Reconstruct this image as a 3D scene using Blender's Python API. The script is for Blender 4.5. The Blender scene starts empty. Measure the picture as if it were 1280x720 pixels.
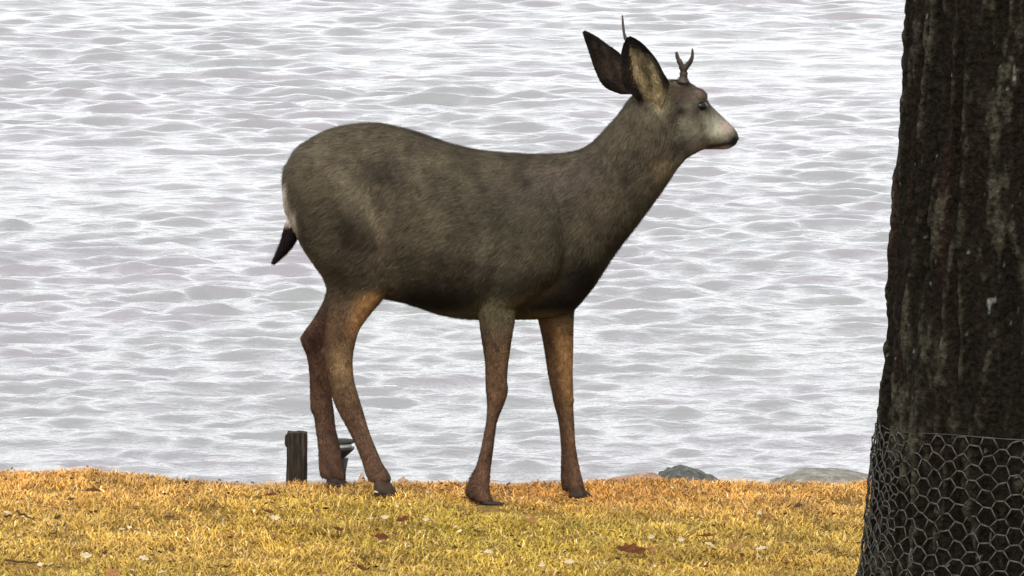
import bpy, bmesh, math, random
import numpy as np
from mathutils import Vector, noise as mnoise

S = bpy.context.scene
C = S.collection
random.seed(7)
rng = np.random.default_rng(11)

# ------------------------------------------------------------------ camera
F = 6300.0                      # focal length in pixels of the 1280 px wide photograph
H = 2.16                        # eye height above the lawn
PITCH = math.atan(710.0 / F)
cam_data = bpy.data.cameras.new('camera')
cam_data.sensor_width = 36.0
cam_data.lens = 36.0 * F / 1280.0
cam_data.clip_start = 0.1
cam_data.clip_end = 9000.0
cam = bpy.data.objects.new('camera', cam_data)
C.objects.link(cam)
cam.location = (0, 0, H)
cam.rotation_euler = (math.pi / 2 - PITCH, 0, 0)
S.camera = cam

# ------------------------------------------------------------------ overcast sky and soft sun
SUN_EL, SUN_AZ = math.radians(50), math.radians(195)      # azimuth from +Y towards +X
W = bpy.data.worlds.new('World')
S.world = W
W.use_nodes = True
wn, wl = W.node_tree.nodes, W.node_tree.links
bg = wn['Background']
sky = wn.new('ShaderNodeTexSky')
sky.sky_type = 'NISHITA'
sky.sun_disc = False
sky.sun_elevation = SUN_EL
sky.sun_rotation = SUN_AZ
sky.air_density = 1.0
sky.dust_density = 2.0
sky.ozone_density = 1.0
hs = wn.new('ShaderNodeHueSaturation')
hs.inputs['Saturation'].default_value = 0.10
wl.new(sky.outputs['Color'], hs.inputs['Color'])
wl.new(hs.outputs['Color'], bg.inputs['Color'])
bg.inputs['Strength'].default_value = 0.13

sun_data = bpy.data.lights.new('sun', 'SUN')
sun_data.energy = 1.0
sun_data.angle = math.radians(40)
sun_data.color = (1.0, 0.96, 0.9)
sun = bpy.data.objects.new('sun', sun_data)
C.objects.link(sun)
sd = Vector((math.sin(SUN_AZ) * math.cos(SUN_EL), math.cos(SUN_AZ) * math.cos(SUN_EL), math.sin(SUN_EL)))
sun.rotation_euler = (-sd).to_track_quat('-Z', 'Y').to_euler()
sun.location = (0, 0, 20)

S.view_settings.view_transform = 'Standard'
S.view_settings.look = 'None'
S.view_settings.exposure = 1.65
S.view_settings.gamma = 1.0
S.view_settings.use_curve_mapping = False

# ------------------------------------------------------------------ helpers
cp, sp_ = math.cos(PITCH), math.sin(PITCH)


def at(px, py, Y):
    """world point seen at a pixel of the photograph, at the real distance Y"""
    u, v = px - 640.0, py - 360.0
    dy = cp * F - v * sp_
    dz = -sp_ * F - v * cp
    t = Y / dy
    return np.array([u * t, Y, H + dz * t])


def project(P):
    P = np.asarray(P)
    x, y, z = P[..., 0], P[..., 1], P[..., 2] - H
    d = y * cp - z * sp_
    v = -(y * sp_ + z * cp)
    return 640 + F * x / d, 360 + F * v / d


def lin(r, g, b):
    c = np.array([r, g, b], float) / 255.0
    return np.where(c <= 0.04045, c / 12.92, ((c + 0.055) / 1.055) ** 2.4)


def sstep(a, b, x):
    t = np.clip((x - a) / (b - a), 0, 1)
    return t * t * (3 - 2 * t)


def make_mesh(name, verts, faces, smooth=True):
    me = bpy.data.meshes.new(name)
    verts = np.asarray(verts, dtype=np.float32)
    if isinstance(faces, np.ndarray):
        n, k = faces.shape
        me.vertices.add(len(verts))
        me.vertices.foreach_set('co', verts.ravel())
        me.loops.add(n * k)
        me.loops.foreach_set('vertex_index', faces.astype(np.int32).ravel())
        me.polygons.add(n)
        me.polygons.foreach_set('loop_start', np.arange(n, dtype=np.int32) * k)
        me.polygons.foreach_set('use_smooth', np.full(n, smooth))
        me.update(calc_edges=True)
    else:
        me.from_pydata([tuple(map(float, v)) for v in verts], [], faces)
        me.polygons.foreach_set('use_smooth', np.full(len(me.polygons), smooth))
        me.update()
    return me


def set_col(me, cols, name='tint'):
    a = me.color_attributes.new(name, 'FLOAT_COLOR', 'POINT')
    c = np.ones((len(me.vertices), 4), np.float32)
    c[:, :3] = cols
    a.data.foreach_set('color', c.ravel())


def obj(name, me, mat=None, parent=None):
    o = bpy.data.objects.new(name, me)
    C.objects.link(o)
    if mat:
        me.materials.append(mat)
    if parent:
        o.parent = parent
    return o


def tag(o, label=None, cat=None, group=None, kind=None):
    if label: o['label'] = label
    if cat: o['category'] = cat
    if group: o['group'] = group
    if kind: o['kind'] = kind
    return o


def empty(name, loc):
    o = bpy.data.objects.new(name, None)
    C.objects.link(o)
    o.location = tuple(map(float, loc))
    o.empty_display_size = 0.1
    return o


def mat_new(name, rough=0.8, color=(0.5, 0.5, 0.5), spec=0.3):
    m = bpy.data.materials.new(name)
    m.use_nodes = True
    p = m.node_tree.nodes['Principled BSDF']
    p.inputs['Base Color'].default_value = (*color, 1)
    p.inputs['Roughness'].default_value = rough
    p.inputs['Specular IOR Level'].default_value = spec
    return m, m.node_tree.nodes, m.node_tree.links, p


def ramp(nodes, stops):
    r = nodes.new('ShaderNodeValToRGB')
    while len(r.color_ramp.elements) < len(stops):
        r.color_ramp.elements.new(0.5)
    for e, (pos, c) in zip(r.color_ramp.elements, stops):
        e.position = pos
        e.color = (*c, 1)
    return r


def noise_tex(nodes, links, scale, detail=4, rough=0.55, coord='Object', vec=None):
    tc = nodes.new('ShaderNodeTexCoord')
    mp = nodes.new('ShaderNodeMapping')
    if vec: mp.inputs['Scale'].default_value = vec
    links.new(tc.outputs[coord], mp.inputs['Vector'])
    n = nodes.new('ShaderNodeTexNoise')
    n.inputs['Scale'].default_value = scale
    n.inputs['Detail'].default_value = detail
    n.inputs['Roughness'].default_value = rough
    links.new(mp.outputs['Vector'], n.inputs['Vector'])
    return n


def tint_mat(name, rough=0.8, spec=0.2, nscale=0, namp=0.3, bump=0.0, bscale=200, bdist=0.002):
    """colour from the object's own 'tint' attribute, broken up by fine noise"""
    m, n, l, p = mat_new(name, rough, spec=spec)
    a = n.new('ShaderNodeVertexColor')
    a.layer_name = 'tint'
    out = a.outputs['Color']
    if nscale:
        nz = noise_tex(n, l, nscale)
        mr = n.new('ShaderNodeMapRange')
        mr.inputs['From Min'].default_value = 0.3
        mr.inputs['From Max'].default_value = 0.7
        mr.inputs['To Min'].default_value = 1 - namp
        mr.inputs['To Max'].default_value = 1 + namp
        l.new(nz.outputs['Fac'], mr.inputs['Value'])
        mx = n.new('ShaderNodeMix')
        mx.data_type = 'RGBA'
        mx.blend_type = 'MULTIPLY'
        mx.inputs['Factor'].default_value = 1
        l.new(out, mx.inputs['A'])
        l.new(mr.outputs['Result'], mx.inputs['B'])
        out = mx.outputs['Result']
    l.new(out, p.inputs['Base Color'])
    if bump:
        bz = noise_tex(n, l, bscale)
        b = n.new('ShaderNodeBump')
        b.inputs['Strength'].default_value = bump
        b.inputs['Distance'].default_value = bdist
        l.new(bz.outputs['Fac'], b.inputs['Height'])
        l.new(b.outputs['Normal'], p.inputs['Normal'])
    return m


class SNoise:
    """smooth noise from a handful of random waves, about -1..1"""
    def __init__(self, freq, n=14, dim=3, seed=0, aniso=(1, 1, 1)):
        r = np.random.default_rng(seed)
        k = r.normal(size=(n, dim))
        k /= np.linalg.norm(k, axis=1, keepdims=True)
        k *= freq * r.uniform(0.5, 1.6, (n, 1)) * np.array(aniso[:dim])
        self.k, self.p = k, r.uniform(0, 6.28, n)

    def __call__(self, P):
        return np.sin(P @ self.k.T + self.p).mean(axis=1) * 2.4


def vnoise(u, v, nu, seed):
    """2-D value noise, periodic in u with nu cells"""
    r = np.random.default_rng(seed)
    tab = r.uniform(-1, 1, (nu, 512))
    iu, iv = np.floor(u).astype(int), np.floor(v).astype(int)
    fu, fv = u - iu, v - iv
    fu, fv = fu * fu * (3 - 2 * fu), fv * fv * (3 - 2 * fv)
    g = lambda a, b: tab[a % nu, b % 512]
    return (g(iu, iv) * (1 - fu) + g(iu + 1, iv) * fu) * (1 - fv) + (g(iu, iv + 1) * (1 - fu) + g(iu + 1, iv + 1) * fu) * fv


def tube(path, radii, sides=8, cap=True):
    """round tube along 3-D points; returns verts, faces"""
    P = [np.array(p, float) for p in path]
    V, Fc = [], []
    ref = np.array([0.13, 0.97, 0.21])
    for i, p in enumerate(P):
        t = P[min(i + 1, len(P) - 1)] - P[max(i - 1, 0)]
        t = t / (np.linalg.norm(t) + 1e-9)
        a = np.cross(t, ref); a /= np.linalg.norm(a) + 1e-9
        b = np.cross(t, a)
        for k in range(sides):
            th = 2 * math.pi * k / sides
            V.append(p + radii[i] * (math.cos(th) * a + math.sin(th) * b))
    for i in range(len(P) - 1):
        for k in range(sides):
            k2 = (k + 1) % sides
            Fc.append((i * sides + k, i * sides + k2, (i + 1) * sides + k2, (i + 1) * sides + k))
    if cap:
        Fc.append(tuple(range(sides))[::-1])
        Fc.append(tuple((len(P) - 1) * sides + k for k in range(sides)))
    return V, Fc


def merge(parts):
    V, Fc = [], []
    for v, f in parts:
        o = len(V)
        V += list(v)
        Fc += [tuple(i + o for i in q) for q in f]
    return V, Fc


def smooth_path(pts, n):
    pts = np.array(pts, float)
    t = np.linspace(0, len(pts) - 1, n)
    out = []
    for q in t:
        i = min(int(q), len(pts) - 2)
        f = q - i
        p0, p1, p2, p3 = pts[max(i - 1, 0)], pts[i], pts[i + 1], pts[min(i + 2, len(pts) - 1)]
        out.append(0.5 * ((2 * p1) + (-p0 + p2) * f + (2 * p0 - 5 * p1 + 4 * p2 - p3) * f * f + (-p0 + 3 * p1 - 3 * p2 + p3) * f ** 3))
    return np.array(out)


# ------------------------------------------------------------------ lawn
WATER_Z = -0.70
gx_k = np.array([-60, -1.4, -1.0, -0.45, -0.15, 0.1, 1.0, 60])
gz_k = np.array([0.05, 0.05, 0.045, 0.035, 0.012, 0.0, 0.0, 0.0])
cr_px = np.array([-400, 0, 100, 200, 300, 400, 500, 600, 700, 800, 900, 950, 1000, 1100, 1300, 1600])
cr_py = np.array([594, 594, 596, 602, 609, 606, 608, 610, 607, 604, 609, 612, 609, 608, 609, 608])


def crest_y(x):
    px = 640 + np.asarray(x) * 446
    py = np.interp(px, cr_px, cr_py)
    return (H - np.interp(x, gx_k, gz_k)) / np.tan(PITCH + np.arctan((py - 360) / F))


lump = SNoise(5.0, 16, 2, 3)
lump2 = SNoise(16.0, 16, 2, 4)


def ground_z(x, y):
    x, y = np.asarray(x, float), np.asarray(y, float)
    z = np.interp(x, gx_k, gz_k)
    sh = x.shape
    P = np.stack([x.ravel(), y.ravel()], 1)
    near = np.clip((30 - np.abs(x)) / 20, 0, 1)
    z = z + (lump(P) * 0.005 + lump2(P) * 0.003).reshape(sh) * near
    d = y - crest_y(x)
    s = np.where(d > 0, np.minimum(d, 6), 0)
    z = z - 0.5 * (np.sqrt(s * s + 0.12 ** 2) - 0.12)
    return z


def build_lawn():
    xs = np.concatenate([np.linspace(-60, -4, 40)[:-1], np.linspace(-4, 4, 161), np.linspace(4, 60, 40)[1:]])
    ys = np.concatenate([np.linspace(-40, 10, 60)[:-1], np.linspace(10, 13, 60)[:-1], np.linspace(13, 15.5, 90)[:-1], np.linspace(15.5, 19, 20)])
    X, Y = np.meshgrid(xs, ys)
    Z = ground_z(X, Y)
    V = np.stack([X, Y, Z], -1).reshape(-1, 3)
    nx, ny = len(xs), len(ys)
    i = (np.arange(ny - 1)[:, None] * nx + np.arange(nx - 1)[None]).ravel()
    Fc = np.stack([i, i + 1, i + nx + 1, i + nx], 1)
    m, n, l, p = mat_new('lawn_soil', 0.95, spec=0.1)
    a = noise_tex(n, l, 3.0, 6)
    b = noise_tex(n, l, 60.0, 5)
    r1 = ramp(n, [(0.3, (0.16, 0.10, 0.028)), (0.55, (0.20, 0.135, 0.035)), (0.75, (0.14, 0.11, 0.03))])
    l.new(a.outputs['Fac'], r1.inputs['Fac'])
    r2 = ramp(n, [(0.3, (0.45, 0.4, 0.35)), (0.7, (1.3, 1.25, 1.1))])
    l.new(b.outputs['Fac'], r2.inputs['Fac'])
    mx = n.new('ShaderNodeMix'); mx.data_type = 'RGBA'; mx.blend_type = 'MULTIPLY'; mx.inputs['Factor'].default_value = 1
    l.new(r1.outputs['Color'], mx.inputs['A']); l.new(r2.outputs['Color'], mx.inputs['B'])
    l.new(mx.outputs['Result'], p.inputs['Base Color'])
    bp = n.new('ShaderNodeBump'); bp.inputs['Distance'].default_value = 0.02
    l.new(b.outputs['Fac'], bp.inputs['Height']); l.new(bp.outputs['Normal'], p.inputs['Normal'])
    o = obj('lawn', make_mesh('lawn', V, Fc), m)
    tag(o, 'yellowing autumn lawn running to the edge of the bank', 'lawn', kind='structure')


build_lawn()


def build_grass():
    nb = []
    for (x0, x1, y0, y1, dens) in ((-1.9, 1.9, 12.2, 14.9, 25000), (-3.6, -1.9, 11.0, 14.9, 7000), (1.9, 3.6, 11.0, 14.9, 7000), (-1.9, 1.9, 10.2, 12.2, 6000)):
        k = int((x1 - x0) * (y1 - y0) * dens)
        nb.append(np.stack([rng.uniform(x0, x1, k), rng.uniform(y0, y1, k)], 1))
    P = np.concatenate(nb)
    d = P[:, 1] - crest_y(P[:, 0])
    P = P[d < 0.55]
    d = P[:, 1] - crest_y(P[:, 0])
    tuft = SNoise(22, 18, 2, 5)(P)
    tuft2 = SNoise(60, 18, 2, 6)(P)
    keep = rng.uniform(0, 1, len(P)) < np.clip(0.8 + 0.4 * tuft + 0.4 * tuft2, 0.15, 1)
    P, d, tuft, tuft2 = P[keep], d[keep], tuft[keep], tuft2[keep]
    n = len(P)
    z = ground_z(P[:, 0], P[:, 1])
    hgt = rng.uniform(0.012, 0.032, n) * (1 + (0.4 * tuft + 0.35 * tuft2) * np.where(d > -0.25, 0.5, 1.0))
    hgt = np.clip(hgt, 0.009, 0.05)
    for hx, hy, hk in HOOVES:
        hgt = hgt * (1 - hk * np.exp(-(((P[:, 0] - hx) / 0.055) ** 2 + ((P[:, 1] - hy + 0.06) / 0.14) ** 2)))
    ang = rng.uniform(0, 2 * np.pi, n)
    ang2 = ang + SNoise(9, 10, 2, 8)(P) * 1.0
    lean = rng.uniform(0.35, 1.9, n)
    dirx, diry = np.cos(ang2), np.sin(ang2)
    w = rng.uniform(0.0010, 0.0022, n)
    fa = rng.uniform(0, 2 * np.pi, n)
    wx, wy = np.cos(fa) * w, np.sin(fa) * w
    base = np.stack([P[:, 0], P[:, 1], z - 0.004], 1)
    mid = base + np.stack([dirx * hgt * lean * 0.42, diry * hgt * lean * 0.42, hgt * 0.58], 1)
    tip = base + np.stack([dirx * hgt * lean * 1.0, diry * hgt * lean * 1.0, hgt * (1.0 - 0.32 * np.minimum(lean, 1.9))], 1)
    wv = np.stack([wx, wy, np.zeros(n)], 1)
    V = np.stack([base - wv, base + wv, mid - wv * 0.8, mid + wv * 0.8, tip], 1).reshape(-1, 3)
    i = np.arange(n) * 5
    T = np.concatenate([np.stack([i, i + 1, i + 3], 1), np.stack([i, i + 3, i + 2], 1), np.stack([i + 2, i + 3, i + 4], 1)])
    # colour: straw and orange near the crest, greener towards the camera, in patches
    straw, orange, green, brown, pale = lin(208, 162, 82), lin(202, 140, 62), lin(168, 152, 50), lin(128, 84, 40), lin(230, 200, 145)
    yy = P[:, 1]
    g = sstep(-0.35, 0.9, SNoise(3.2, 14, 2, 21)(P) * 0.8 + (13.35 - yy) * 1.1 + 0.15)
    o = sstep(-0.6, 0.9, SNoise(4.0, 14, 2, 22)(P) + (yy - 13.6) * 0.9)
    u = rng.uniform(0, 1, n)
    col = straw[None] * np.ones((n, 1))
    col = col * (1 - 0.75 * o[:, None]) + orange * (0.75 * o[:, None])
    col = col * (1 - 0.75 * g[:, None]) + green * (0.75 * g[:, None])
    k = (u < 0.16)[:, None]; col = np.where(k, brown * rng.uniform(0.6, 1.2, (n, 1)), col)
    k = (u > 0.965)[:, None]; col = np.where(k, pale, col)
    bp = np.maximum(sstep(0.7, 1.15, SNoise(7, 14, 2, 31)(P)) * 0.6, sstep(0.9, 1.3, SNoise(30, 16, 2, 33)(P)) * 0.8)[:, None]
    col = col * (1 - bp) + brown * bp
    patch = np.clip(1 + 0.24 * SNoise(13, 18, 2, 35)(P) + 0.28 * SNoise(42, 20, 2, 36)(P), 0.45, 1.5)[:, None]
    col = np.clip(col * patch * rng.uniform(0.78, 1.2, (n, 1)) * GRASS_K, 0, 0.75)
    me = make_mesh('grass', V, T, smooth=False)
    set_col(me, np.repeat(col, 5, 0))
    m = tint_mat('grass_blade', 0.6, 0.25)
    m.node_tree.nodes['Principled BSDF'].inputs['Subsurface Weight'].default_value = 0.0
    o_ = obj('grass', me, m)
    tag(o_, 'short straw yellow and green grass covering the lawn', 'grass', kind='stuff')


GRASS_K = 0.79
HOOVES = [(-0.06, 13.76, 0.85), (0.18, 13.95, 0.7), (-0.35, 13.77, 0.25), (-0.48, 13.94, 0.25)]
build_grass()


# ------------------------------------------------------------------ lake
def build_water():
    ys = [15.0]
    while ys[-1] < 62:
        ys.append(ys[-1] + min(0.026 + 0.0011 * (ys[-1] - 15), 0.075))
    dense_rows = len(ys)
    st = 0.09
    while ys[-1] < 5000:
        st *= 1.22
        ys.append(ys[-1] + st)
    ys = np.array(ys)
    s_in = np.linspace(-0.15, 0.15, 430)
    so = 0.15 + np.cumsum(np.geomspace(0.0015, 0.5, 40))
    s = np.concatenate([-so[::-1], s_in, so])
    Sg, Y = np.meshgrid(s, ys)
    X = Sg * (Y + 3)
    nx, ny = len(s), len(ys)
    x, y = X.ravel(), Y.ravel()
    ds = np.gradient(s)
    dx = (np.abs(ds)[None, :] * (ys + 3)[:, None]).ravel()
    dyr = np.repeat(np.gradient(ys), nx)
    res = np.maximum(dx, dyr).astype(np.float32)
    r = np.random.default_rng(5)
    N = 120
    lam = np.exp(r.uniform(np.log(0.10), np.log(2.4), N))
    th = r.normal(0.05, 0.58, N) - np.pi / 2
    slope = 0.27 * math.sqrt(2 / N)
    z = np.zeros(len(x), np.float32); ox = np.zeros_like(z); oy = np.zeros_like(z)
    xf, yf = x.astype(np.float32), y.astype(np.float32)
    near = (y < 90) & (np.abs(Sg.ravel()) < 0.6)
    idx = np.nonzero(near)[0]
    xs_, ys_, rs_ = xf[idx], yf[idx], res[idx]
    # gusts: patches where the short chop is steeper
    gust = 1 + 0.45 * SNoise(0.55, 12, 2, 40)(np.stack([xs_, ys_], 1)).astype(np.float32)
    for i in range(N):
        k = 2 * np.pi / lam[i]
        kx, ky = k * math.cos(th[i]), k * math.sin(th[i])
        a = slope / k
        fade = np.clip(lam[i] / (2.2 * rs_) - 0.5, 0, 1)
        ph = xs_ * kx + ys_ * ky + r.uniform(0, 6.28)
        # short chop in the lee of the bank, longer waves farther out
        fade = fade * np.exp(-np.log(lam[i] / (0.0105 * ys_)) ** 2 / (2 * 0.72 ** 2))
        amp = a * fade * (gust if lam[i] < 1.0 else 1.0)
        z[idx] += amp * np.sin(ph)
        c = amp * np.cos(ph) * 0.3
        ox[idx] += c * math.cos(th[i]); oy[idx] += c * math.sin(th[i])
    shore = sstep(15.2, 17.5, y).astype(np.float32) * 0.7 + 0.3
    V = np.stack([x + ox, y + oy, WATER_Z + z * shore], 1)
    i = (np.arange(ny - 1)[:, None] * nx + np.arange(nx - 1)[None]).ravel()
    Fc = np.stack([i, i + 1, i + nx + 1, i + nx], 1)
    m, n, l, p = mat_new('lake_water', 0.12, (0.16, 0.16, 0.17), spec=0.5)
    p.inputs['IOR'].default_value = 1.333
    nc = noise_tex(n, l, 0.9, 3, 0.6, vec=(0.6, 1, 1))
    rc = ramp(n, [(0.35, (0.166, 0.156, 0.167)), (0.5, (0.158, 0.156, 0.162)), (0.65, (0.156, 0.160, 0.158))])
    l.new(nc.outputs['Fac'], rc.inputs['Fac']); l.new(rc.outputs['Color'], p.inputs['Base Color'])
    n1 = noise_tex(n, l, 7.0, 4, 0.6, vec=(0.7, 1.2, 1))
    b = n.new('ShaderNodeBump'); b.inputs['Strength'].default_value = 0.6; b.inputs['Distance'].default_value = 0.040
    l.new(n1.outputs['Fac'], b.inputs['Height'])
    l.new(b.outputs['Normal'], p.inputs['Normal'])
    o = obj('water', make_mesh('water', V, Fc), m)
    tag(o, 'choppy pale grey lake water filling the background', 'lake', kind='structure')
    # lake bed far below, continuing the bank
    bm_, bn, bl, bp_ = mat_new('lake_bed', 0.9, (0.10, 0.09, 0.07))
    Vb = [(-6000, 18, -3.3), (6000, 18, -3.3), (6000, 6000, -6), (-6000, 6000, -6)]
    ob = obj('lake_bed', make_mesh('lake_bed', Vb, [(0, 1, 2, 3)], False), bm_)
    tag(ob, 'dark lake bed under the water', 'lake bed', kind='structure')


build_water()


# ------------------------------------------------------------------ shore rocks
def rock_mat(name, c1, c2, c3):
    m, n, l, p = mat_new(name, 0.75, spec=0.35)
    a = noise_tex(n, l, 26, 7, 0.72)
    r = ramp(n, [(0.32, c1), (0.52, c2), (0.7, c3)])
    l.new(a.outputs['Fac'], r.inputs['Fac']); l.new(r.outputs['Color'], p.inputs['Base Color'])
    b = n.new('ShaderNodeBump'); b.inputs['Strength'].default_value = 0.7; b.inputs['Distance'].default_value = 0.01
    a2 = noise_tex(n, l, 60, 5, 0.6)
    l.new(a2.outputs['Fac'], b.inputs['Height']); l.new(b.outputs['Normal'], p.inputs['Normal'])
    return m


def rock(px, py_top, wpx, Y, hgt, depth, mat, seed, label, skew=0.0, flat=0.75):
    top = at(px, py_top, Y)
    w = wpx * Y / F / 2
    bm = bmesh.new()
    bmesh.ops.create_icosphere(bm, subdivisions=5, radius=1)
    r = np.random.default_rng(seed)
    planes = [(Vector(v).normalized(), r.uniform(0.72, 0.95)) for v in r.normal(size=(14, 3))]
    off = Vector(r.uniform(-50, 50, 3))
    for v in bm.verts:
        c = v.co.copy()
        for nrm, dd in planes:
            k = c.dot(nrm)
            if k > dd: c -= nrm * (k - dd) * flat
        c *= 1 + 0.10 * mnoise.noise(c * 1.7 + off) + 0.05 * mnoise.noise(c * 5 + off) + 0.035 * mnoise.noise(c * 11 + off) + 0.02 * mnoise.noise(c * 27 + off)
        v.co = Vector((c.x * w + skew * w * max(c.z, 0) , c.y * depth, c.z * hgt))
    zt = max(v.co.z for v in bm.verts)
    me = bpy.data.meshes.new('rock'); bm.to_mesh(me); bm.free()
    me.polygons.foreach_set('use_smooth', np.full(len(me.polygons), True))
    o = obj('rock', me, mat)
    o.location = (float(top[0]), Y, float(top[2] - zt))
    tag(o, label, 'rock', 'rocks along the shore')
    return o


RK_DARK = rock_mat('rock_dark', (0.016, 0.018, 0.014), (0.05, 0.052, 0.044), (0.17, 0.14, 0.115))
RK_PALE = rock_mat('rock_pale', (0.06, 0.048, 0.030), (0.14, 0.13, 0.105), (0.26, 0.255, 0.235))
RK_RED = rock_mat('rock_red', (0.16, 0.09, 0.06), (0.28, 0.18, 0.13), (0.36, 0.28, 0.22))
rock(868, 581, 165, 15.4, 0.20, 0.22, RK_DARK, 1, 'dark grey humped rock just beyond the lawn edge', -0.15)
rock(1040, 586, 220, 15.9, 0.16, 0.28, RK_PALE, 8, 'broad pale grey green rock beside the tree trunk', -0.05)
rock(794, 587, 120, 15.0, 0.12, 0.12, RK_RED, 3, 'low reddish rock left of the dark humped rock')
rock(452, 590, 22, 14.75, 0.10, 0.06, RK_RED, 4, 'small pinkish stone between the hind legs of the deer')
rock(505, 596, 40, 14.8, 0.12, 0.07, RK_RED, 5, 'low flat brown stone right of the hind hooves')


# ------------------------------------------------------------------ wooden post and capped light
def build_post():
    Y = 14.2
    b = at(371, 600, Y)
    zb = float(ground_z(b[0], Y)) - 0.06
    zt = at(371, 541, Y)[2]
    root = empty('wooden_post', (b[0], Y, zb))
    hh = zt - zb
    rings = []
    N = 24
    for k, f in enumerate(np.linspace(0, 1, 14)):
        half = 0.0285 - 0.001 * f
        cx = -0.004 + 0.006 * f
        ring = []
        for j in range(N):
            t = 2 * math.pi * (j + 0.5) / N
            q = max(abs(math.cos(t)), abs(math.sin(t))) ** 0.97
            x, y = math.cos(t) * half / q, math.sin(t) * half / q
            e = 0.0035 * mnoise.noise(Vector((x * 70, y * 70, f * 1.2))) + 0.0015 * mnoise.noise(Vector((x * 200, y * 200, f * 9)))
            s = 1 + e / half
            ring.append((x * s + cx, y * s, f * hh + (0.004 * mnoise.noise(Vector((x * 60, y * 60, 3))) if k == 13 else 0)))
        rings.append(ring)
    top = [(x * 0.94, y * 0.94, z + 0.002) for x, y, z in rings[-1]]
    rings.append(top)
    V = [p for r in rings for p in r]
    Fc = [(i * N + j, i * N + (j + 1) % N, (i + 1) * N + (j + 1) % N, (i + 1) * N + j) for i in range(len(rings) - 1) for j in range(N)]
    Fc.append(tuple((len(rings) - 1) * N + j for j in range(N)))
    Fc.append(tuple(range(N))[::-1])
    m, n, l, p = mat_new('weathered_wood', 0.9, spec=0.15)
    a = noise_tex(n, l, 30, 5, 0.6, vec=(3.5, 3.5, 0.35))
    r = ramp(n, [(0.3, (0.006, 0.005, 0.0035)), (0.5, (0.017, 0.013, 0.009)), (0.72, (0.055, 0.038, 0.027))])
    l.new(a.outputs['Fac'], r.inputs['Fac']); l.new(r.outputs['Color'], p.inputs['Base Color'])
    bb = n.new('ShaderNodeBump'); bb.inputs['Strength'].default_value = 0.8; bb.inputs['Distance'].default_value = 0.004
    l.new(a.outputs['Fac'], bb.inputs['Height']); l.new(bb.outputs['Normal'], p.inputs['Normal'])
    obj('post_shaft', make_mesh('post_shaft', V, Fc, False), m, root)
    # splintered lip left standing on one side of the top
    Vc = []
    for zz, ww in ((hh - 0.040, 0.35), (hh - 0.030, 1.0), (hh - 0.012, 0.9), (hh - 0.004, 0.5)):
        for j in range(6):
            t = 2 * math.pi * j / 6
            Vc.append((-0.0275 + 0.0065 * math.cos(t) * ww, -0.008 + 0.019 * math.sin(t) * ww, zz + 0.002 * math.sin(t * 2)))
    Fcc = [(i * 6 + j, i * 6 + (j + 1) % 6, (i + 1) * 6 + (j + 1) % 6, (i + 1) * 6 + j) for i in range(3) for j in range(6)] + [(5, 4, 3, 2, 1, 0), (18, 19, 20, 21, 22, 23)]
    obj('splinter', make_mesh('splinter', Vc, Fcc, False), m, root)
    tag(root, 'short dark weathered wooden post at the lawn edge beside the hind leg', 'post')


build_post()


def lathe(profile, sides=24):
    V, Fc = [], []
    for r, z in profile:
        for j in range(sides):
            t = 2 * math.pi * j / sides
            V.append((r * math.cos(t), r * math.sin(t), z))
    for i in range(len(profile) - 1):
        for j in range(sides):
            Fc.append((i * sides + j, i * sides + (j + 1) % sides, (i + 1) * sides + (j + 1) % sides, (i + 1) * sides + j))
    Fc.append(tuple(range(sides))[::-1])
    Fc.append(tuple((len(profile) - 1) * sides + j for j in range(sides)))
    return V, Fc


def build_light():
    Y = 14.28
    px = 425
    b = at(px, 604, Y)
    zb = float(ground_z(b[0], Y)) - 0.05
    root = empty('path_light', (b[0], Y, zb))
    Z = lambda py: at(px, py, Y)[2] - zb
    dk, _, _, _ = mat_new('dark_plastic', 0.5, (0.012, 0.012, 0.013), 0.4)
    gr, _, _, _ = mat_new('olive_cap', 0.7, (0.03, 0.03, 0.018), 0.15)
    cl, cn, cll, cpn = mat_new('frosted_lens', 0.35, (0.75, 0.75, 0.73), 0.5)
    cpn.inputs['Transmission Weight'].default_value = 0.6
    obj('cap', make_mesh('cap', *lathe([(0.040, Z(553.5)), (0.0435, Z(552)), (0.042, Z(550.2)), (0.012, Z(549))])), gr, root)
    obj('lens', make_mesh('lens', *lathe([(0.034, Z(558.5)), (0.035, Z(554))])), cl, root)
    obj('lamp_body', make_mesh('lamp_body', *lathe([(0.014, Z(572)), (0.030, Z(566)), (0.040, Z(562)), (0.043, Z(559))])), dk, root)
    obj('stake', make_mesh('stake', *lathe([(0.014, 0), (0.017, Z(590)), (0.025, Z(572.5))])), dk, root)
    tag(root, 'small dark capped path light half hidden behind the hind leg', 'path light')


build_light()

# ------------------------------------------------------------------ tree
TREE_Y = 11.0
trunk_px = [(1132, 0), (1128, 100), (1122, 200), (1114, 320), (1108, 420), (1101, 510), (1092, 575), (1085, 640), (1077, 705)]
tpts = [at(a, b, TREE_Y) for a, b in trunk_px]
TX = at(1278, 560, TREE_Y)[0]
tz = np.array([p[2] for p in tpts][::-1]); tr = np.array([TX - p[0] for p in tpts][::-1]) - 0.004
tz = np.concatenate([[-0.15, 0.0, 0.15], tz, [2.2, 3.2, 4.2, 5.2]])
tr = np.concatenate([[tr[0] + 0.14, tr[0] + 0.085, tr[0] + 0.03], tr - np.array([0.006, 0.005, 0.003, 0.001, 0, 0, 0, 0, 0]), [tr[-1] - 0.015, tr[-1] - 0.045, tr[-1] - 0.08, tr[-1] - 0.13]])


def trunk_r(z):
    return np.interp(z, tz, tr)


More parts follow.
